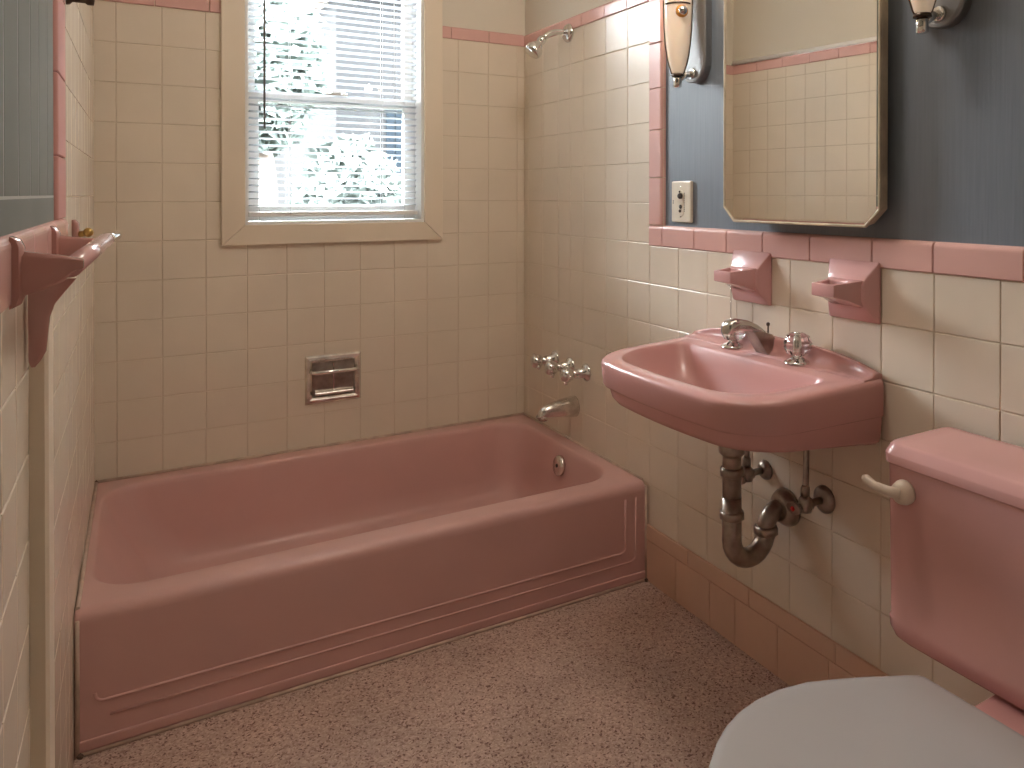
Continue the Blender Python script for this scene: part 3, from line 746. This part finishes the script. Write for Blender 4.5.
# ------------------------------------------------------------------ ceramic holders on the right wall
def holder(yc, zc):
    t = thing('toothbrush_holder', (0, yc, zc), 'pink ceramic holder', 'toothbrush holder', 'pink ceramic holders above the sink')
    hw, hh = .068, .064
    def rect(x, a, z0, z1): return [(x, yc - a, zc + z0), (x, yc + a, zc + z0), (x, yc + a, zc + z1), (x, yc - a, zc + z1)]
    tb = bmesh.new()
    rr_ = [rect(.0, hw, -hh, hh), rect(-.006, hw, -hh, hh), rect(-.026, hw - .016, -.036, .032), rect(-.034, hw - .020, -.016, .014)]
    R = [[tb.verts.new(p) for p in q] for q in rr_]
    for A, B in zip(R, R[1:]):
        for i in range(4): tb.faces.new((A[i], A[(i + 1) % 4], B[(i + 1) % 4], B[i]))
    tb.faces.new(R[0][::-1]); tb.faces.new(R[-1])
    bmesh.ops.bevel(tb, geom=tb.edges[:], offset=.0035, segments=2, affect='EDGES', profile=.6)
    mb = MB(); mb.absorb(tb, M['pink_cer'], True); mb.build('wall_plate', None, t, auto=40)
    # tapered arm with an open slot
    tb = bmesh.new()
    def sec_(x, a, z0, z1): return [tb.verts.new(p) for p in ((x, yc - a, zc + z0), (x, yc + a, zc + z0), (x, yc + a, zc + z1), (x, yc - a, zc + z1))]
    R = [sec_(-.026, .046, -.032, .026), sec_(-.060, .037, -.017, .022), sec_(-.100, .031, -.007, .019)]
    for A, B in zip(R, R[1:]):
        for i in range(4):
            if i == 2:   # top: leave a slot
                continue
            tb.faces.new((A[i], A[(i + 1) % 4], B[(i + 1) % 4], B[i]))
    tb.faces.new(R[0][::-1]); tb.faces.new(R[-1])
    def top(x, a):
        # height of the top at x
        return zc + (.026 + (.022 - .026) * ((-.026 - x) / .034) if x > -.060 else .022 + (.019 - .022) * ((-.060 - x) / .040))
    inn = [tb.verts.new((-.052, yc + .026, top(-.052, 0))), tb.verts.new((-.093, yc + .022, top(-.093, 0))), tb.verts.new((-.093, yc - .022, top(-.093, 0))), tb.verts.new((-.052, yc - .026, top(-.052, 0)))]
    low = [tb.verts.new(v_.co - Vector((0, 0, .016))) for v_ in inn]
    A2, A3 = R[0][2], R[0][3]; B2, B3 = R[1][2], R[1][3]; C2, C3 = R[2][2], R[2][3]
    tb.faces.new((A2, A3, inn[3], inn[0])); tb.faces.new((A2, inn[0], B2)); tb.faces.new((A3, B3, inn[3]))
    tb.faces.new((B2, inn[0], inn[1], C2)); tb.faces.new((C2, inn[1], inn[2], C3)); tb.faces.new((B3, C3, inn[2], inn[3]))
    for i in range(4): tb.faces.new((inn[i], inn[(i + 1) % 4], low[(i + 1) % 4], low[i]))
    tb.faces.new(low)
    bmesh.ops.recalc_face_normals(tb, faces=tb.faces[:])
    bmesh.ops.bevel(tb, geom=[e for e in tb.edges if e.is_manifold and e.calc_face_angle(0) > .5], offset=.0028, segments=2, affect='EDGES', profile=.6)
    mb = MB(); mb.absorb(tb, M['pink_cer'], True); mb.build('arm', None, t, auto=40)
    return t
hA = holder(-1.308, .951)
hA['label'] = 'pink ceramic holder on the wall above the faucet, the one nearer the outlet'
dup(hA, (0, -1.629, .952), 'pink ceramic holder on the wall at the toilet end of the sink')

# ------------------------------------------------------------------ mirror
ml, mr_ = -1.262, -1.722
mc = (ml + mr_) / 2
mir = thing('wall_mirror', (-.040, mc, 1.10), 'rectangular wall mirror with clipped lower corners above the sink', 'mirror')
hw = (ml - mr_) / 2; z0, z1, cl_ = 1.088, 1.86, .036
def oct_(i, z_in=0): return [(-hw + i, z0 + cl_ + i * .4), (-hw + cl_ + i * .4, z0 + i), (hw - cl_ - i * .4, z0 + i), (hw - i, z0 + cl_ + i * .4), (hw - i, z1 - cl_ - i * .4), (hw - cl_ - i * .4, z1 - i), (-hw + cl_ + i * .4, z1 - i), (-hw + i, z1 - cl_ - i * .4)]
mb = MB()
fr_r = [[(x, y, z_) for y, z_ in oct_(i)] for x, i in ((.028, .008), (.006, .004), (-.003, 0), (-.008, .001), (-.0085, .0035), (-.0062, .0055), (-.0055, .007))]
mb.loft(fr_r, M['frame'], True, False, smooth=False)
fo = mb.build('frame', None, None)
mb = MB(); mb.loft([[(x, y, z_) for y, z_ in oct_(i)] for x, i in ((-.0058, .0062), (-.0068, .0095))], M['mirror'], smooth=False)
mb.poly([(-.0068, y, z_) for y, z_ in oct_(.0095)], M['mirror'])
go = mb.build('mirror_glass', None, None)
mb = MB(); mb.box(.010, .0485, -hw + .06, hw - .06, z0 + .06, z1 - .06, M['frame']); bo = mb.build('mount', None, None)
for o in (fo, go, bo):
    o.parent = mir; o.location = (0, 0, -1.10)
mir.rotation_euler = (0, 0, math.radians(2.7))

# ------------------------------------------------------------------ sconces
def sconce(yc, label):
    t = thing('wall_sconce', (.01, yc, 1.62), label, 'wall lamp', 'slipper shade sconces beside the mirror')
    zb, zt = 1.460, 1.80; pw = .055
    def stad(s, x):   # stadium outline
        w_ = pw * s; a0 = zb + pw; a1 = zt - pw; out = []
        for k in range(13): a = PI + PI * k / 12; out.append((x, yc + w_ * math.cos(a), a0 + w_ * math.sin(a)))
        for k in range(13): a = PI * k / 12; out.append((x, yc + w_ * math.cos(a), a1 + w_ * math.sin(a)))
        return out
    mb = MB(); mb.loft([stad(1, .010), stad(1, -.010), stad(.97, -.013), stad(.86, -.0145), stad(.84, -.012), stad(.5, -.012)], M['plate'], True, True, smooth=False)
    bp_ = mb.build('back_plate', None, t)
    cx = -.062
    mb = MB()
    prof = [(.012, 1.478), (.0165, 1.485), (.0225, 1.505), (.028, 1.53), (.0325, 1.56), (.0355, 1.60), (.0375, 1.65), (.038, 1.70), (.0375, 1.735)]
    mb.lathe([(r_, z_ - 1.478) for r_, z_ in prof] + [(.034, 1.735 - 1.478), (.033, 1.60 - 1.478), (.012, 1.50 - 1.478)], (cx, yc, 1.478), (0, 0, 1), M['milk'], n=32)
    mb.build('glass_shade', None, t)
    mb = MB()
    for s in (-1, 1):
        mb.tube([(cx + s * (r_ + .0012) * .80, yc - s * (r_ + .0012) * .60, z_) for r_, z_ in prof], .0018, M['dark_metal'], n=8)
    mb.lathe([(.0165, 0), (.0175, .003), (.0165, .007)], (cx, yc, 1.473), (0, 0, 1), M['dark_metal'], n=22)
    nring = 30
    mb.tube([(cx + .0388 * math.cos(-.4 * PI - .62 * PI * k / nring), yc + .0388 * math.sin(-.4 * PI - .62 * PI * k / nring), 1.664) for k in range(nring + 1)], .0024, M['dark_metal'], n=8, caps=False)
    mb.build('cage', None, t)
    mb = MB(); mb.lathe([(.0, 0), (.006, .001), (.0115, .004), (.0115, .028), (.0095, .031)], (cx, yc, 1.442), (0, 0, 1), M['chrome'], n=20); fi = mb.build('finial', None, t)
    mb = MB(); mb.lathe([(0, -.003), (.004, -.002), (.004, .002)], (cx, yc, 1.441), (0, 0, 1), M['red'], n=10); mb.build('finial_tip', None, fi)
    mb = MB(); mb.tube([(cx, yc, 1.462), (cx + .03, yc, 1.480), (-.012, yc, 1.486)], .008, M['chrome'], n=12); mb.lathe([(.016, 0), (.013, .006)], (-.012, yc, 1.486), (-1, 0, 0), M['chrome'], n=18)
    mb.build('bracket', None, t)
    mb = MB()
    mb.lathe([(.0165, -.006), (.0175, 0), (.0145, .006), (.010, .008)], (cx - .012, yc - .034, 1.642), (-.35, -.93, 0), M['amber'], n=20)
    mb.build('rosette', None, t)
    mb = MB(); mb.lathe([(.011, .006), (.0125, .010), (.010, .016), (.0, .019)], (cx - .012, yc - .034, 1.642), (-.35, -.93, 0), M['chrome'], n=16); mb.build('switch_key', None, t)
    return t
s0 = sconce(-1.078, 'sconce with an amber rosette on the blue wall between the pink trim and the mirror')
dup(s0, (.01, -1.838, 1.634), 'sconce to the right of the mirror, cut off by the top edge')

# ------------------------------------------------------------------ outlet plate
ot = thing('outlet_plate', (.01, -1.014, 1.135), 'ivory outlet plate on the blue wall between the pink trim and the mirror', 'outlet')
oy, oz = -1.012, 1.1355
mb = MB(); mb.box(.010, -.001, oy - .044, oy + .044, oz - .058, oz + .058, M['outlet'], bev=.004); mb.build('cover', None, ot)
def disc(nm, dy, dz, r_, x, m_, h=.003):
    mb = MB(); mb.lathe([(r_, 0), (r_, h * .6), (r_ * .8, h), (0, h)], (x, oy + dy, oz + dz), (-1, 0, 0), m_, n=18); return mb.build(nm, None, ot)
mb = MB(); mb.prism([(oy + .012 * math.cos(a) , oz - .004 + (.026 if math.sin(a) > 0 else -.026) + .011 * math.sin(a)) for a in [2 * PI * k / 24 for k in range(24)]], 'x', -.001, -.0028, M['outlet']); mb.build('receptacle', None, ot)
disc('toggle', -.003, .016, .0085, -.0026, M['dark'], .008); disc('socket', -.002, -.014, .006, -.0026, M['dark']); disc('socket', .001, -.026, .0045, -.0026, M['dark']); disc('socket', .002, .028, .003, -.0026, M['dark'])
disc('screw', 0, .042, .0028, -.0008, M['dull_chrome'], .0015); disc('screw', 0, -.042, .0028, -.0008, M['dull_chrome'], .0015)
mb = MB()
for k in range(11): mb.box(-.0012, -.0008, oy - .0175, oy - .0145, oz - .028 + k * .005, oz - .0252 + k * .005, M['dark'])
mb.build('lettering', None, ot)
mb = MB()
for k in range(2): mb.box(-.0012, -.0008, oy + .034, oy + .037, oz - .006 + k * .006, oz - .002 + k * .006, M['dark'])
mb.build('mark', None, ot)

# ------------------------------------------------------------------ toilet
TY = -2.108
to = thing('toilet', (-.36, TY, 0), 'pink toilet with a white closed lid beside the sink', 'toilet')
def tkring(xf, xb, hw_, r_, z): return [Vector((p.x, p.y, z)) for p in rrect(xf, xb, TY - hw_, TY + hw_, [.012, r_, r_, .012], 8)]
mb = MB()
mb.loft([tkring(-.150, -.05, .205, .04, .374), tkring(-.180, -.035, .234, .034, .3775), tkring(-.189, -.030, .242, .030, .386), tkring(-.1925, -.028, .2475, .027, .400), tkring(-.193, -.028, .2488, .026, .4165),
         tkring(-.190, -.028, .2475, .026, .4195), tkring(-.192, -.028, .2485, .026, .56), tkring(-.194, -.028, .2495, .026, .688)], M['pink'], True, True)
mb.build('tank', None, to, auto=50)
mb = MB()
mb.loft([tkring(-.188, -.024, .243, .026, .6855), tkring(-.197, -.020, .250, .026, .687), tkring(-.1995, -.018, .252, .026, .690), tkring(-.2005, -.018, .2525, .026, .704), tkring(-.1995, -.018, .252, .026, .7065), tkring(-.192, -.020, .246, .024, .7195), tkring(-.189, -.022, .243, .023, .7225), tkring(-.184, -.024, .239, .022, .7238), tkring(-.15, -.04, .21, .02, .7245)], M['pink'], True, True)
mb.build('tank_lid', None, to, auto=35)
mb = MB()
LYc, LZc = TY + .203, .6465
mb.lathe([(.0205, 0), (.021, .006), (.018, .016), (.013, .020), (0, .021)], (-.193, LYc, LZc), (-1, 0, 0), M['lever'], n=22)
mb.tube([(-.210, LYc - .004, LZc), (-.219, LYc + .016, LZc + .001), (-.225, LYc + .040, LZc + .004), (-.228, LYc + .056, LZc + .012), (-.228, LYc + .061, LZc + .013)], [.0105, .0088, .0080, .0085, .005], M['lever'], n=14)
lv = mb.build('flush_lever', None, to); lv['label'] = 'almond plastic flush lever'
# bowl and foot
def egg(xb, xf, hw_, z, n=40, p=2.0):
    out = []; xm = xb + (xf - xb) * .42
    for k in range(n):
        a = 2 * PI * k / n; c, s = math.cos(a), math.sin(a)
        x = xm + (xb - xm) * c if c > 0 else xm + (xm - xf) * c
        if c > 0: x = xm + (xb - xm) * abs(c) ** .6
        y = TY + hw_ * (abs(s) ** (.8 if c > 0 else 1)) * (1 if s > 0 else -1)
        out.append((x, y, z))
    return out
mb = MB()
mb.loft([egg(-.16, -.56, .125, 0), egg(-.16, -.56, .122, .02), egg(-.17, -.54, .105, .06), egg(-.17, -.55, .11, .14), egg(-.15, -.60, .14, .22), egg(-.17, -.67, .175, .30), egg(-.25, -.715, .193, .345), egg(-.272, -.725, .190, .36), egg(-.275, -.722, .186, .369),
         egg(-.30, -.66, .14, .369), egg(-.32, -.64, .12, .33), egg(-.36, -.56, .08, .20)], M['pink'], True, True)
mb.box(-.30, -.06, TY - .056, TY + .056, .20, .3735, M['pink'], bev=.012)
mb.build('bowl', None, to)
half = [(-.262, .0), (-.2622, .06), (-.263, .112), (-.268, .120), (-.28, .127), (-.30, .138), (-.345, .162), (-.39, .183), (-.435, .201), (-.483, .210), (-.53, .209), (-.57, .201), (-.605, .188), (-.64, .168), (-.677, .139), (-.709, .105), (-.733, .067), (-.747, .029), (-.751, 0)]
def lidring(s_, z):
    pts = [(x, h) for x, h in half] + [(x, -h) for x, h in half[-2:0:-1]]
    return [((x + .48) * s_ - .48, TY + h * s_, z) for x, h in pts]
mb = MB(); mb.loft([lidring(.96, .372), lidring(.985, .374), lidring(.99, .381), lidring(.985, .386), lidring(.74, .386)], M['seat'], True, False); mb.build('seat', None, to)
mb = MB(); mb.loft([lidring(.97, .3865), lidring(.995, .388), lidring(1.0, .393), lidring(.994, .3985), lidring(.975, .4015), lidring(.93, .4032), lidring(.7, .4055), lidring(.35, .4062)], M['seat'], True, True); ld = mb.build('lid', None, to); ld['label'] = 'white plastic lid'
for s in (-1, 1):
    mb = MB(); mb.box(-.290, -.258, TY + s * .04 - .016, TY + s * .04 + .016,   .369, .3855, M['seat'], bev=.004); mb.build('hinge', None, to)

# ------------------------------------------------------------------ ceramic towel bar and hook on the left wall
lw = left_wall()
tb_ = thing('towel_bar', lw.P(1.49, 1.05, 0), 'pink ceramic towel bar with chrome tip on the left wall ledge', 'towel bar')
def post(u, nm, zc, hh, arm, th, drop):
    mb = MB()
    # wall flange: rounded upright plate
    fl = [(-.034, 0)] ; 
    prof = [(u - th * 1.0, .006), (u - th, .012), (u - th * .5, .016), (u + th * .5, .016), (u + th, .012), (u + th, .006)]
    zz = [(zc - hh, .35), (zc - hh + .004, .8), (zc - hh + .012, 1), (zc + hh - .012, 1), (zc + hh - .004, .8), (zc + hh, .35)]
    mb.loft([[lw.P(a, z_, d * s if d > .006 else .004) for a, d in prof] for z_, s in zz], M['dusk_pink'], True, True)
    # arm: tapered web reaching out to the bar
    sec = [(.010, zc - hh * .70, zc + hh * .60, th * .75), (.03, zc - hh * .55, zc + hh * .50, th * .70), (.05, zc - hh * .30, zc + hh * .42, th * .70), (arm - .003, zc - hh * .06, zc + hh * .36, th * .8), (arm + .006, zc + .002, zc + hh * .30, th * .6)]
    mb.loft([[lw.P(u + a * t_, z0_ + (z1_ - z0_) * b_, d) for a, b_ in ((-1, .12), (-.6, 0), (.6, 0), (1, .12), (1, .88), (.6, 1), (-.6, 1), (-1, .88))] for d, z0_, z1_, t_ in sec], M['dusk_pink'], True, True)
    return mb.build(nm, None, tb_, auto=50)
post(1.745, 'post', 1.0735, .038, .062, .012, 0)
post(1.325, 'post', 1.0735, .034, .072, .012, 0)
mb = MB(); mb.tube([lw.P(1.742, 1.076, .056), lw.P(1.325, 1.084, .074)], .0110, M['pink_cer'], n=18); mb.build('bar', None, tb_)
mb = MB(); e0 = lw.P(1.322, 1.0842, .0745); e1 = lw.P(1.25, 1.089, .090); mb.tube([e0, e0.lerp(e1, .3), e0.lerp(e1, .8), e1], [.0095, .0085, .0075, .004], M['chrome'], n=14); ct = mb.build('end_tip', None, tb_); ct['label'] = 'chrome tip'
mb = MB(); 
sec = [(1.050, .004, .052, .010), (1.034, .004, .040, .010), (1.020, .004, .030, .010), (1.005, .004, .025, .010), (.962, .004, .021, .009), (.952, .004, .016, .007), (.944, .006, .010, .003)]
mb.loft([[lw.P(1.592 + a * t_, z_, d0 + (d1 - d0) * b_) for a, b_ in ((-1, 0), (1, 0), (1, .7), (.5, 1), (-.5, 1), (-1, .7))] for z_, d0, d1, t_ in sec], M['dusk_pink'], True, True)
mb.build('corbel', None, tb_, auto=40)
hk = thing('robe_hook', lw.P(.842, 1.08, 0), 'small pink ceramic hook with a brass end on the left wall, beyond the towel bar', 'hook')
mb = MB(); u = .842
prof = [(u - .012, .0), (u - .012, .008), (u - .006, .012), (u + .006, .012), (u + .012, .008), (u + .012, .0)]
mb.loft([[lw.P(a, z_, d * s) for a, d in prof] for z_, s in ((1.058, .5), (1.063, 1), (1.096, 1), (1.103, .5))], M['dusk_pink'], True, True); mb.build('plate', None, hk)
mb = MB(); mb.tube([lw.P(u, 1.073, .008), lw.P(u + .005, 1.074, .018), lw.P(u + .008, 1.076, .024)], [.007, .006, .006], M['brass'], n=12)
c_ = lw.P(u + .010, 1.077, .028); t = bmesh.new(); bmesh.ops.create_uvsphere(t, u_segments=16, v_segments=10, radius=.0095)
for v_ in t.verts: v_.co += c_
mb.absorb(t, M['brass'], True); mb.build('peg', None, hk)
rf = thing('rod_bracket', lw.P(1.0, 1.53, 0), 'small dark bracket cut off by the top edge at the far left tub wall', 'bracket')
mb = MB(); o_ = lw.P(.97, 1.528, 0); mb.lathe([(.013, 0), (.012, .006), (.007, .010), (.007, .030), (.010, .034), (.010, .044), (0, .046)], o_, LW, M['dark_metal'], n=20); mb.build('flange', None, rf)

# ------------------------------------------------------------------ added fill lamp at the ceiling, out of view above the frame
cl = thing('added_fill_light', (-.48, -1.5, CEIL), 'added round white fill lamp under the ceiling, out of view', 'fill light')
mb = MB(); mb.lathe([(.15, 0), (.15, .02), (.13, .03)], (-.48, -1.5, CEIL), (0, 0, -1), M['white_paint'], n=32); mb.build('base', None, cl)
mb = MB(); mb.lathe([(.05, .028)] + [(.125 * math.sin(PI * k / 14), .15 - .125 * math.cos(PI * k / 14)) for k in range(2, 14)] + [(0, .275)], (-.48, -1.5, CEIL), (0, 0, -1), M['globe'], n=32); mb.build('globe', None, cl)

# ------------------------------------------------------------------ outdoors
GZ = -.4
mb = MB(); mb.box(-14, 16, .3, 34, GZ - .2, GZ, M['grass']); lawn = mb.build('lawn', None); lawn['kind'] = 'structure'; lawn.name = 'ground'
def foliage(nm, c, rad, n, size, m_, parent):
    mb = MB(); mi = mb.mi(m_)
    for _ in range(n):
        d = Vector((random.gauss(0, 1), random.gauss(0, 1), random.gauss(0, 1))).normalized() * (random.random() ** .45)
        p = Vector((c[0] + d.x * rad[0], c[1] + d.y * rad[1], c[2] + d.z * rad[2]))
        a = Vector((random.gauss(0, 1), random.gauss(0, 1), random.gauss(0, 1))).normalized() * size * random.uniform(.6, 1.3)
        b_ = a.cross(Vector((random.gauss(0, 1), random.gauss(0, 1), random.gauss(0, 1)))).normalized() * size * .5
        mb.face([mb.bm.verts.new(q) for q in (p - a, p + b_, p + a, p - b_)], mi)
    return mb.build(nm, m_, parent)
tr = thing('tree', (.3, 9, GZ), 'tall leafy tree seen through the upper left of the window blind', 'tree')
mb = MB(); mb.tube([(.3, 9, GZ), (.35, 9, 1.2), (.25, 9.1, 3)], [.22, .16, .08], M['bark'], n=10); mb.build('trunk', None, tr)
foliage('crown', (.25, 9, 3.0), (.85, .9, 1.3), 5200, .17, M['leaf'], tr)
sb = thing('shrub', (1.15, 8, GZ), 'rounded shrub seen through the lower half of the window blind', 'shrub')
mb = MB(); mb.tube([(1.15, 8, GZ), (1.15, 8, .8)], [.07, .03], M['bark'], n=8); mb.build('stem', None, sb)
foliage('foliage', (1.25, 8, .85), (.75, .6, 1.1), 3200, .13, M['leaf2'], sb)
hs = thing('house', (5.0, 12, GZ), 'pale neighbouring house seen through the right of the window blind', 'house')
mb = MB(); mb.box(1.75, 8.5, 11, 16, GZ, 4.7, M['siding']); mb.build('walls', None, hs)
mb = MB(); mb.prism([(1.4, 4.7), (8.85, 4.7), (5.1, 6.6)], 'y', 10.7, 16.3, M['roof']); mb.build('roof', None, hs)
mb = MB()
for q in range(3): mb.box(2.60 + .16 * q, 2.74 + .16 * q, 10.97, 11.02, .9, 2.7, M['house_win'])
wn = mb.build('window', None, hs)

# ------------------------------------------------------------------ light
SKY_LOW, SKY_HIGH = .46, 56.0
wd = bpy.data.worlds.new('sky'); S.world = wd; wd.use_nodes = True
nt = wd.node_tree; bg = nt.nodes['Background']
# sky shaped to stay dim in the window view, stepped bright just above it
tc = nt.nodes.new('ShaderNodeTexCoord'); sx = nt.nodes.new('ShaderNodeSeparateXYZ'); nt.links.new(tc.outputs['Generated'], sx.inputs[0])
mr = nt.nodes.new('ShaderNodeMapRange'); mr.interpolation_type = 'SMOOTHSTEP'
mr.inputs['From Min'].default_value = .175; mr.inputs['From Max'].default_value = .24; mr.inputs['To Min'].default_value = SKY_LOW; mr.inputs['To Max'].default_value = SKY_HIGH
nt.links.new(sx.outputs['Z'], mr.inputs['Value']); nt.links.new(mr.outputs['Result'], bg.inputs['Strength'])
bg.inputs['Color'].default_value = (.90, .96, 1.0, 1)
def lamp(nm, kind, loc, power, col, **kw):
    d = bpy.data.lights.new(nm, kind); d.energy = power; d.color = col
    for k_, v_ in kw.items(): setattr(d, k_, v_)
    o = bpy.data.objects.new(nm, d); COL.objects.link(o); o.location = loc; return o
for yy in (-1.078, -1.838): lamp('sconce_bulb', 'POINT', (-.062, yy, 1.80), .7, (1, .72, .46), shadow_soft_size=.022)
pt = lamp('sky_portal', 'AREA', ((WX0 + WX1) / 2, .14, (WZ0 + WZ1) / 2), 1, (1, 1, 1), shape='RECTANGLE', size=WX1 - WX0, size_y=WZ1 - WZ0)
pt.data.cycles.is_portal = True; pt.rotation_euler = (math.radians(-90), 0, 0)

# ------------------------------------------------------------------ camera
cd = bpy.data.cameras.new('camera'); cam = bpy.data.objects.new('camera', cd); COL.objects.link(cam); S.camera = cam
F, CX, CY = 783.888, 607.394, 199.653
cd.sensor_fit = 'HORIZONTAL'; cd.sensor_width = 36; cd.lens = 36 * F / 1024
cd.shift_x = (512 - CX) / 1024; cd.shift_y = (CY - 384) / 1024
cd.clip_start = .01
Mx = [[0.8508217904441424, -0.5254530172272535, 0.0011864198746926462], [-0.0027376468401106775, -0.006690680886828654, -0.9999738696981284], [0.5254472249380734, 0.8507963102152982, -0.007131081883660889]]
right, down, fwd = Vector(Mx[0]), Vector(Mx[1]), Vector(Mx[2])
R3 = Matrix((right, -down, -fwd)).transposed()
cam.matrix_world = Matrix.Translation((-1.33364, -2.77731, 1.15672)) @ R3.to_4x4()

S.view_settings.view_transform = 'Standard'; S.view_settings.look = 'None'; S.view_settings.gamma = 1; S.view_settings.use_curve_mapping = False
S.view_settings.exposure = 1.0
S.cycles.use_denoising = True
S.cycles.max_bounces = 10; S.cycles.diffuse_bounces = 6; S.cycles.glossy_bounces = 6; S.cycles.transmission_bounces = 8; S.cycles.transparent_max_bounces = 12
S.cycles.sample_clamp_indirect = 6
